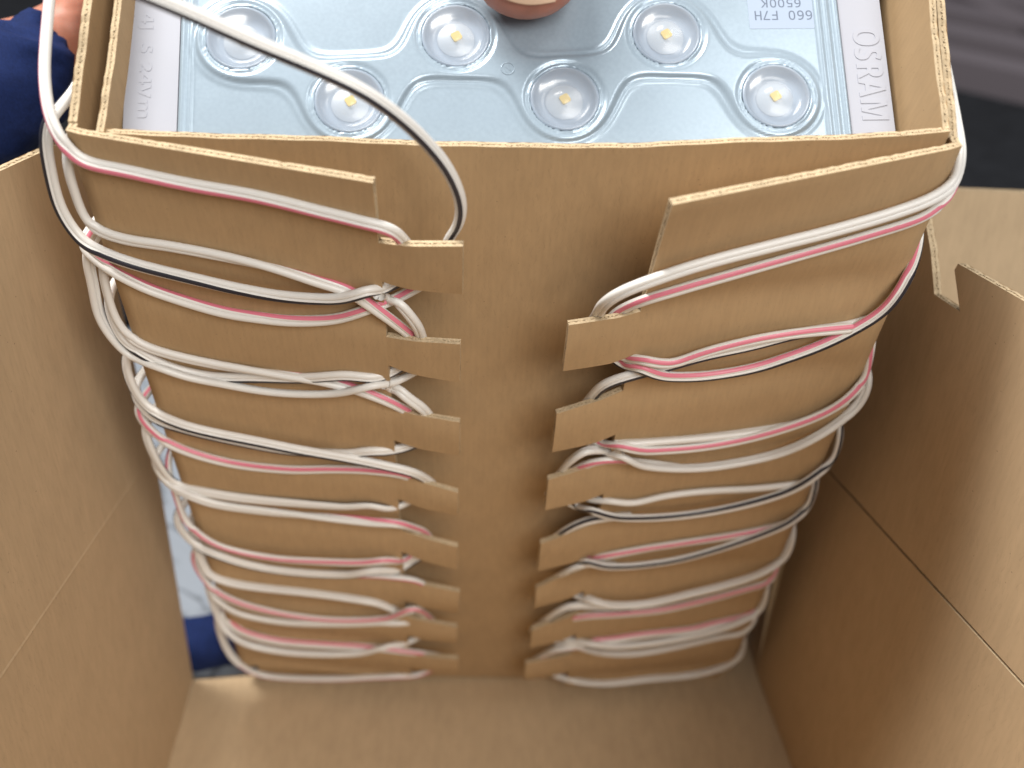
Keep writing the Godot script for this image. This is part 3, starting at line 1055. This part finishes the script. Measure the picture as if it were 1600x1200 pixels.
func add_wires() -> void:
	add_wire("loose white wire with black edge arching from above the lamp module into the topmost tab", "K", -45, -60, [-72.2, 43.1, 16.0, -61.1, 37.9, 16.0, -50.1, 32.1, 16.0, -38.7, 26.0, 15.0, -29.1, 20.3, 15.0, -20.4, 11.3, 14.0, -13.9, 0.9, 13.0, -11.0, -9.3, 12.0, -11.8, -17.2, 11.0, -14.6, -23.5, 9.8, -12.6, -29.5, 9.2])
	add_wire("white wire with pink lower edge running from the tray corner to the topmost tab", "Q", -35, -30, [-103.8, 17.0, -27.0, -104.3, 10.5, -18.0, -104.1, 5.1, -10.0, -102.6, 0.0, -3.0, -99.8, -4.4, 1.5, -96.3, -8.8, 1.7, -86.1, -9.7, 3.7, -71.5, -10.8, 6.5, -56.9, -11.2, 9.2, -42.6, -13.0, 11.8, -32.5, -14.3, 13.6, -26.5, -15.9, 14.5, -23.6, -24.2, 9.6, -21.6, -30.2, 9.0])
	add_wire("white wire, first bundle's highest, turning pink edged into the second tab, sleeve side", "P", 180, 360, [-100.1, -2.0, -27.0, -100.7, -7.0, -13.0, -101.9, -11.0, -3.0, -102.2, -21.0, -2.0, -100.8, -29.1, -0.5, -93.6, -31.6, 2.0, -81.9, -31.9, 3.9, -69.5, -32.8, 5.8, -57.3, -34.4, 7.7, -45.1, -37.7, 9.2, -38.3, -39.8, 9.9, -33.2, -45.3, 9.2, -27.8, -50.9, 9.6, -22.9, -59.8, 6.7, -20.9, -65.8, 6.1])
	add_wire("white wire with black lower edge, middle of the bundle under the topmost tab", "K", -60, -20, [-100.1, 2.6, -32.0, -100.7, -2.4, -18.0, -106.3, -6.4, -8.0, -107.7, -16.4, -5.0, -107.5, -27.5, -3.0, -103.6, -34.6, 0.0, -97.4, -36.0, 3.3, -88.6, -38.6, 4.4, -77.1, -40.9, 5.7, -65.5, -43.1, 6.9, -53.6, -43.8, 8.5, -41.4, -41.6, 10.9, -33.2, -37.2, 13.0, -28.9, -40.8, 6.6, -22.9, -36.8, 5.8, -18.9, -34.8, 5.6])
	add_wire("white wire with pink upper edge, lowest loop of the bundle under the topmost tab", "P", -55, 0, [-100.1, -30.2, -28.0, -100.7, -35.2, -14.0, -105.7, -39.2, -4.0, -102.8, -41.0, -1.0, -99.5, -43.3, -0.0, -94.8, -46.3, 1.2, -89.2, -49.9, 1.3, -79.8, -52.8, 2.7, -71.7, -54.4, 4.1, -63.4, -54.7, 5.3, -53.4, -54.4, 6.6, -42.5, -52.0, 7.7, -33.3, -46.7, 8.9, -25.9, -45.0, 5.8, -19.9, -41.0, 5.0, -15.9, -39.0, 4.8])
	add_wire("short plain white wire dropping from the first tab into the second on the sleeve side", "", 200, 200, [-30.9, -40.4, 4.4, -29.4, -46.4, 5.0, -26.3, -43.2, 10.7, -23.5, -47.8, 10.1, -21.7, -51.7, 10.4, -20.9, -60.2, 6.7, -18.9, -66.2, 6.1])
	add_wire("plain white wire, lower of two strands curving to the second tab on the sleeve side", "Q", 60, 50, [-100.1, -33.2, -29.0, -100.7, -38.2, -15.0, -105.3, -42.2, -5.0, -106.4, -52.6, -4.0, -107.2, -63.5, -3.0, -105.0, -70.5, -1.0, -101.2, -76.8, -0.6, -92.9, -78.1, 3.3, -85.0, -82.0, 3.0, -76.3, -83.3, 4.0, -65.7, -84.4, 5.3, -54.9, -83.9, 6.5, -44.9, -81.4, 7.9, -34.8, -75.6, 10.4, -27.2, -78.9, 4.2, -21.2, -74.9, 3.4, -17.2, -72.9, 3.2])
	add_wire("white wire, second bundle's upper strand, turning pink edged into the third tab", "P", 180, 360, [-100.1, -37.7, -28.0, -100.7, -42.7, -14.0, -102.5, -46.7, -4.0, -103.2, -57.3, -3.0, -102.2, -64.4, -1.0, -99.1, -69.7, 0.3, -93.7, -72.3, 1.7, -83.8, -74.9, 2.6, -75.3, -76.4, 3.3, -66.6, -77.2, 4.2, -57.9, -77.7, 5.2, -49.2, -78.2, 6.1, -42.3, -79.9, 6.6, -35.4, -82.7, 7.0, -28.8, -86.3, 8.0, -23.1, -94.4, 5.3, -21.1, -100.4, 4.7])
	add_wire("thin wire with dark lower edge behind the two strands under the second tab, sleeve side", "K", -25, -15, [-100.1, -50.1, -28.0, -100.7, -55.1, -14.0, -104.2, -59.1, -4.0, -102.7, -71.0, -1.5, -97.0, -75.2, 1.3, -90.3, -80.4, 1.2, -80.2, -83.2, 1.6, -67.3, -81.0, 3.3, -54.5, -78.4, 5.4, -41.7, -73.9, 7.9, -29.6, -74.7, 4.9, -23.6, -70.7, 4.1, -19.6, -68.7, 3.9])
	add_wire("short bright white wire dropping from the second tab into the third on the sleeve side", "K", 150, 150, [-31.3, -76.6, 2.6, -30.0, -82.6, 3.2, -27.5, -80.0, 8.3, -24.5, -83.6, 8.3, -21.3, -86.5, 8.8, -19.1, -95.3, 5.4, -17.1, -101.3, 4.8])
	add_wire("white wire with black lower edge reaching from the corner to the fourth tab, sleeve side", "K", -30, -22, [-100.1, -74.5, -30.0, -100.7, -79.5, -16.0, -105.4, -83.5, -6.0, -105.1, -93.1, -3.0, -101.7, -100.4, -1.0, -93.0, -101.9, 3.7, -81.2, -104.8, 5.0, -69.2, -106.8, 6.2, -57.1, -108.9, 7.4, -44.9, -110.6, 8.4, -32.6, -113.3, 9.2, -24.4, -116.6, 9.4, -19.6, -128.1, 4.6, -17.6, -134.1, 4.0])
	add_wire("thin wire tucked between the black edged and pink edged wires, third tab, sleeve side", "K", -25, -15, [-100.2, -87.6, -28.0, -100.8, -92.6, -14.0, -105.8, -96.6, -4.0, -101.7, -104.6, -1.0, -92.7, -106.8, 1.8, -78.5, -110.6, 2.8, -62.1, -113.6, 4.0, -45.2, -111.6, 6.3, -36.6, -107.9, 7.9, -25.8, -109.7, 4.3, -19.8, -105.7, 3.5, -15.8, -103.7, 3.3])
	add_wire("wire with pink upper edge, lowest of the bundle under the third tab, sleeve side", "P", -15, 0, [-100.2, -96.2, -28.0, -100.8, -101.2, -14.0, -106.5, -105.2, -4.0, -102.6, -112.6, -1.0, -94.9, -118.0, 1.1, -80.6, -123.3, 2.1, -63.2, -123.4, 4.0, -50.1, -121.3, 5.0, -37.4, -120.0, 6.1, -28.8, -120.6, 7.2, -23.3, -127.3, 4.5, -21.3, -133.3, 3.9])
	add_wire("tan white wire, upper strand rising under the fourth tab, sleeve side", "K", 160, 200, [-100.2, -104.5, -28.0, -100.8, -109.5, -14.0, -105.9, -113.5, -4.0, -104.3, -129.7, -1.0, -101.0, -138.7, -1.1, -91.7, -139.5, 1.8, -78.7, -140.9, 3.0, -65.1, -140.5, 4.5, -47.3, -139.2, 6.5, -38.2, -136.7, 7.5, -29.2, -140.9, 3.8, -23.2, -136.9, 3.0, -19.2, -134.9, 2.8])
	add_wire("tan white wire, pink edged at its end, entering the fifth tab, sleeve side", "P", 180, 350, [-100.2, -121.5, -28.0, -100.8, -126.5, -14.0, -106.9, -130.5, -4.0, -103.6, -138.7, -1.0, -96.0, -140.0, 3.3, -86.9, -143.8, 3.8, -70.0, -145.2, 5.2, -51.9, -145.0, 7.1, -38.6, -144.6, 8.6, -29.6, -144.8, 9.4, -22.8, -157.1, 3.7, -20.8, -163.1, 3.1])
	add_wire("white wire with pink upper edge crossing to the fifth tab, sleeve side", "P", 10, 0, [-100.2, -124.1, -29.0, -100.8, -129.1, -15.0, -103.2, -133.1, -5.0, -102.8, -147.7, -2.0, -101.6, -159.3, -0.5, -95.8, -164.9, 3.4, -87.4, -170.2, 4.2, -73.5, -173.1, 5.4, -59.0, -172.2, 6.9, -44.7, -170.0, 8.5, -35.1, -167.2, 9.5, -28.4, -174.7, 3.4, -22.4, -170.7, 2.6, -18.4, -168.7, 2.4])
	add_wire("greyish wire just below the pink edged one under the fifth tab, sleeve side", "K", -25, -15, [-100.2, -153.5, -27.0, -100.8, -158.5, -13.0, -105.9, -162.5, -3.0, -101.8, -173.3, -0.5, -92.9, -175.8, 3.4, -79.8, -182.9, 3.2, -65.2, -183.9, 4.7, -50.5, -182.2, 6.1, -40.4, -176.8, 8.1, -30.4, -181.6, 1.9, -24.4, -177.6, 1.1, -20.4, -175.6, 0.9])
	add_wire("short wire bending from the fifth tab down into the sixth, sleeve side", "P", 40, 40, [-54.8, -186.2, 4.1, -41.0, -183.6, 5.2, -31.2, -183.4, 6.2, -25.4, -184.7, 6.8, -21.6, -193.4, 4.1, -19.6, -199.4, 3.5])
	add_wire("pale wire, highest of three strands under the sixth tab, sleeve side", "", 80, 80, [-100.2, -161.3, -29.0, -100.8, -166.3, -15.0, -102.3, -170.3, -5.0, -101.7, -182.0, -2.0, -99.9, -192.8, -0.2, -93.6, -196.1, 1.7, -81.9, -197.8, 2.8, -66.7, -197.9, 4.3, -51.8, -198.6, 5.8, -39.7, -200.5, 6.9, -28.9, -212.5, 1.9, -22.9, -208.5, 1.1, -18.9, -206.5, 0.9])
	add_wire("wire with pink edge, middle of three strands under the sixth tab, sleeve side", "P", 0, 0, [-100.3, -180.2, -28.0, -100.9, -185.2, -14.0, -105.3, -189.2, -4.0, -100.8, -203.3, -0.5, -93.2, -207.0, 3.1, -81.8, -213.6, 3.2, -68.4, -215.5, 4.9, -53.0, -214.9, 6.3, -37.2, -210.9, 7.4, -26.9, -199.3, 10.1, -22.8, -216.0, 3.1, -20.8, -222.0, 2.5])
	add_wire("greyish wire, lowest of three strands under the sixth tab, sleeve side", "", 20, 20, [-100.3, -200.1, -28.0, -100.9, -205.1, -14.0, -103.3, -209.1, -4.0, -97.8, -214.9, 1.2, -90.3, -220.8, 1.8, -74.6, -222.8, 3.5, -53.4, -219.8, 5.3, -37.5, -216.5, 6.3, -24.7, -220.4, 3.7, -22.7, -226.4, 3.1])
	add_wire("tan wire curving up under the seventh tab, sleeve side", "Q", 60, 50, [-100.3, -190.3, -29.0, -100.9, -195.3, -15.0, -102.5, -199.3, -5.0, -102.9, -217.8, -3.0, -101.3, -231.1, -0.5, -97.2, -236.2, 3.0, -91.1, -241.8, 3.3, -80.6, -244.2, 4.4, -69.3, -243.9, 5.5, -56.7, -242.3, 6.4, -47.4, -240.0, 6.8, -38.2, -233.8, 7.4, -28.6, -237.5, 1.9, -22.6, -233.5, 1.1, -18.6, -231.5, 0.9])
	add_wire("shaded wire with pink edge above the tan one, seventh tab, sleeve side", "P", -30, 0, [-100.3, -217.6, -27.0, -100.9, -222.6, -13.0, -100.0, -226.6, -3.0, -94.5, -234.2, 1.0, -81.8, -240.9, 1.7, -63.1, -240.6, 3.5, -46.8, -239.2, 4.8, -33.2, -239.3, 6.2, -18.2, -247.6, 4.1, -16.2, -253.6, 3.5])
	add_wire("lowest wire near the carton floor with pink edge, sleeve side", "P", 60, 30, [-100.3, -225.8, -30.0, -100.9, -230.8, -16.0, -104.3, -234.8, -6.0, -104.2, -248.1, -3.0, -102.2, -258.5, -1.0, -97.6, -266.0, 1.2, -89.0, -271.8, 1.9, -72.3, -270.7, 3.4, -55.8, -267.9, 4.5, -45.8, -265.4, 4.9, -34.0, -262.8, 5.7, -26.3, -266.8, 2.7, -20.3, -262.8, 1.9, -16.3, -260.8, 1.7])
	add_wire("thick white wire sloping from the tray corner down to the first tab, notched wall side", "", 150, 175, [102.9, 6.2, -26.0, 103.5, 1.2, -12.0, 103.7, -2.8, -2.0, 103.6, -8.4, 0.0, 99.5, -10.0, 3.8, 89.6, -13.0, 6.5, 74.5, -15.7, 10.5, 59.4, -17.7, 14.3, 44.6, -20.2, 17.7, 33.9, -23.4, 19.9, 26.9, -27.1, 20.5, 23.2, -33.0, 18.8, 22.9, -46.0, 10.4, 20.9, -52.0, 9.8])
	add_wire("white wire with dark pink edge lying below the thick white one, notched wall side", "P", 20, 0, [102.9, -2.4, -27.0, 103.5, -7.4, -13.0, 105.8, -11.4, -3.0, 104.1, -14.2, -1.0, 100.0, -17.8, 1.7, 84.8, -21.7, 5.5, 69.6, -24.9, 9.0, 54.5, -28.3, 12.2, 39.6, -32.7, 14.5, 32.4, -36.4, 14.7, 27.7, -44.6, 10.3, 25.7, -50.6, 9.7])
	add_wire("pink and black edged white wire sweeping under the first tab, notched wall side", "PK", -22, -18, [102.9, -20.8, -27.0, 103.5, -25.8, -13.0, 103.1, -29.8, -3.0, 102.9, -36.0, -1.0, 100.7, -41.9, 3.2, 97.5, -49.3, 3.8, 90.6, -55.5, 5.1, 83.1, -60.1, 6.4, 75.1, -63.7, 7.5, 67.1, -66.9, 8.4, 54.2, -68.3, 10.2, 43.2, -65.9, 12.6, 35.7, -61.3, 14.6, 32.0, -65.6, 8.2, 26.0, -61.6, 7.4, 22.0, -59.6, 7.2])
	add_wire("lower edged black loop of wire between first and second tab, notched wall side", "K", -25, -15, [95.8, -53.7, 2.3, 90.9, -55.1, 3.2, 77.8, -55.7, 5.5, 65.4, -58.5, 7.7, 52.9, -60.7, 9.7, 43.1, -63.8, 11.1, 34.9, -66.3, 12.0, 27.7, -70.9, 11.9, 24.8, -82.7, 7.6, 22.8, -88.7, 7.0])
	add_wire("wire with pink upper edge turning up beneath the first tab, notched wall side", "P", 0, 0, [90.9, -53.6, 5.1, 76.8, -53.2, 7.7, 64.1, -54.0, 10.0, 51.9, -56.8, 12.1, 44.0, -60.0, 13.3, 36.0, -58.0, 14.8, 31.5, -61.8, 8.9, 25.5, -57.8, 8.1, 21.5, -55.8, 7.9])
	add_wire("wire with pink upper edge sweeping under the second tab, notched wall side", "P", 10, 0, [103.0, -58.7, -27.0, 103.6, -63.7, -13.0, 102.4, -67.7, -3.0, 103.4, -79.0, -1.0, 99.9, -83.8, 3.3, 91.6, -91.8, 4.6, 76.3, -98.4, 6.7, 60.3, -101.6, 8.6, 43.4, -100.6, 11.2, 34.9, -97.3, 12.7, 29.9, -103.1, 6.3, 23.9, -99.1, 5.5, 19.9, -97.1, 5.3])
	add_wire("plain white wire, lowest loop under the second tab, notched wall side", "", 80, 60, [103.1, -74.8, -28.0, 103.7, -79.8, -14.0, 106.3, -83.8, -4.0, 105.9, -90.0, -1.5, 103.1, -94.9, 0.4, 94.5, -102.4, 3.8, 83.9, -111.2, 3.8, 67.1, -114.0, 6.4, 54.0, -113.3, 8.1, 43.4, -110.3, 9.4, 36.4, -104.0, 11.5, 31.3, -108.5, 4.9, 25.3, -104.5, 4.1, 21.3, -102.5, 3.9])
	add_wire("short white wire bending from the second tab into the third, notched wall side", "Q", 60, 50, [36.8, -101.6, 4.2, 33.1, -107.6, 4.8, 25.7, -101.6, 11.3, 21.5, -108.5, 9.8, 19.5, -119.6, 6.3, 17.5, -125.6, 5.7])
	add_wire("short shaded wire with dark pink edge entering the third tab, notched wall side", "P", 20, 0, [55.2, -115.1, 6.4, 42.9, -111.2, 7.5, 34.8, -108.4, 8.9, 28.3, -109.5, 9.6, 23.1, -118.6, 6.2, 21.1, -124.6, 5.6])
	add_wire("grey strand lying behind the pink edged wire, second tab, notched wall side", "", 60, 60, [100.5, -87.9, 1.4, 88.4, -96.5, 3.1, 76.6, -98.5, 4.7, 60.1, -99.4, 7.0, 43.3, -98.8, 9.5, 33.5, -98.1, 10.9])
	add_wire("tan white wire with black upper edge under the third tab, notched wall side", "J", 0, 0, [103.1, -98.3, -27.0, 103.7, -103.3, -13.0, 104.7, -107.3, -3.0, 105.1, -118.3, -1.0, 99.8, -122.6, 3.3, 92.5, -129.9, 4.3, 80.3, -135.5, 5.6, 67.2, -139.0, 6.7, 53.6, -139.5, 8.4, 39.8, -136.6, 10.7, 30.2, -131.0, 12.5, 26.6, -137.7, 5.7, 20.6, -133.7, 4.9, 16.6, -131.7, 4.7])
	add_wire("faded grey loop above the black edged wire, third tab, notched wall side", "", 30, 30, [99.8, -128.5, 1.4, 83.6, -129.4, 3.6, 65.4, -128.2, 6.0, 52.1, -128.9, 7.7, 43.7, -131.1, 8.8, 35.1, -128.9, 10.0, 29.3, -132.6, 6.2, 23.3, -128.6, 5.4, 19.3, -126.6, 5.2])
	add_wire("short wire with black upper edge entering the fourth tab, notched wall side", "J", 0, 0, [43.7, -140.3, 7.6, 37.7, -139.8, 8.4, 29.6, -141.2, 9.2, 23.9, -146.9, 9.0, 20.8, -156.8, 6.0, 18.8, -162.8, 5.4])
	add_wire("pale wire with black upper edge under the fourth tab, notched wall side", "J", 0, 0, [103.2, -125.3, -27.0, 103.8, -130.3, -13.0, 104.0, -134.3, -3.0, 103.8, -144.6, -1.0, 99.1, -148.4, 3.1, 89.1, -155.2, 4.5, 76.1, -161.4, 6.3, 62.4, -166.1, 8.0, 48.3, -167.4, 9.7, 38.5, -165.9, 11.0, 31.5, -162.4, 11.9, 29.0, -171.7, 5.2, 23.0, -167.7, 4.4, 19.0, -165.7, 4.2])
	add_wire("wire with pink upper edge in the loop above, fourth tab, notched wall side", "P", 0, 0, [97.4, -152.8, 1.6, 93.2, -154.5, 2.1, 80.3, -156.9, 3.8, 61.4, -158.7, 6.2, 47.5, -160.3, 8.0, 38.2, -162.3, 9.2, 31.4, -167.5, 5.4, 25.4, -163.5, 4.6, 21.4, -161.5, 4.4])
	add_wire("short white wire entering the fifth tab, notched wall side", "", 20, 20, [41.9, -169.3, 8.4, 33.9, -166.7, 9.6, 27.5, -169.3, 10.1, 22.7, -185.1, 5.0, 20.7, -191.1, 4.4])
	add_wire("pale wire curving down from the side under the fifth tab, notched wall side", "", 70, 70, [103.3, -158.4, -27.0, 103.9, -163.4, -13.0, 104.3, -167.4, -3.0, 103.5, -176.8, -1.0, 98.0, -180.2, 3.0, 86.1, -186.9, 4.5, 71.5, -191.1, 6.7, 56.8, -195.2, 8.5, 44.6, -194.1, 10.0, 36.2, -189.9, 11.0, 31.2, -194.7, 5.3, 25.2, -190.7, 4.5, 21.2, -188.7, 4.3])
	add_wire("wire with pink upper edge entering the sixth tab, notched wall side", "P", 0, 0, [103.3, -176.4, -27.0, 103.9, -181.4, -13.0, 103.3, -185.4, -3.0, 101.9, -192.8, -1.0, 93.2, -194.9, 2.2, 79.1, -202.8, 2.7, 64.2, -208.0, 4.0, 48.6, -207.9, 5.9, 36.0, -207.3, 7.4, 26.8, -215.1, 5.2, 24.8, -221.1, 4.6])
	add_wire("short dark edged wire looping beside the pink one, sixth tab, notched wall side", "K", -25, -15, [51.6, -201.7, 6.3, 42.4, -199.6, 7.9, 29.7, -195.2, 9.9, 24.3, -202.9, 8.9, 21.1, -215.6, 5.3, 19.1, -221.6, 4.7])
	add_wire("pale wire, upper of two strands under the sixth tab, notched wall side", "", 60, 60, [103.4, -189.1, -27.0, 104.0, -194.1, -13.0, 102.5, -198.1, -3.0, 103.1, -214.2, -1.0, 95.4, -217.1, 3.7, 82.4, -222.9, 5.4, 66.7, -226.8, 7.1, 50.7, -227.1, 9.0, 39.5, -223.2, 10.6, 27.9, -226.9, 5.4, 21.9, -222.9, 4.6, 17.9, -220.9, 4.4])
	add_wire("pale wire, lower of two strands under the sixth tab, notched wall side", "", 60, 60, [103.4, -215.5, -27.0, 104.0, -220.5, -13.0, 103.6, -224.5, -3.0, 101.1, -230.6, -1.0, 90.4, -234.0, 1.2, 74.5, -239.3, 2.9, 58.2, -241.1, 5.2, 44.4, -238.0, 6.4, 32.3, -226.2, 9.4, 26.8, -231.7, 4.7, 20.8, -227.7, 3.9, 16.8, -225.7, 3.7])
	add_wire("faded wire with pink edge above the two pale strands, sixth tab, notched wall side", "P", -30, -30, [103.4, -203.4, -27.0, 104.0, -208.4, -13.0, 104.0, -212.4, -3.0, 98.8, -217.3, -1.0, 84.7, -220.4, 3.2, 77.2, -222.9, 4.1, 60.9, -223.2, 6.1, 48.3, -224.8, 7.6, 39.8, -225.1, 8.6])
	add_wire("short dark wire entering the lowest tab, notched wall side", "P", 60, 30, [36.5, -228.8, 8.6, 32.5, -228.3, 9.2, 26.3, -230.1, 9.4, 20.5, -245.4, 5.2, 18.5, -251.4, 4.6])
	add_wire("lowest wire near the carton floor, plain and pale, notched wall side", "", 70, 50, [103.5, -227.9, -28.0, 104.1, -232.9, -14.0, 102.1, -236.9, -4.0, 103.8, -253.9, -2.0, 97.8, -260.4, 1.1, 84.8, -266.5, 2.0, 67.0, -266.1, 4.1, 49.8, -266.2, 6.2, 35.4, -261.7, 7.4, 28.9, -263.1, 3.8, 22.9, -259.1, 3.0, 18.9, -257.1, 2.8])
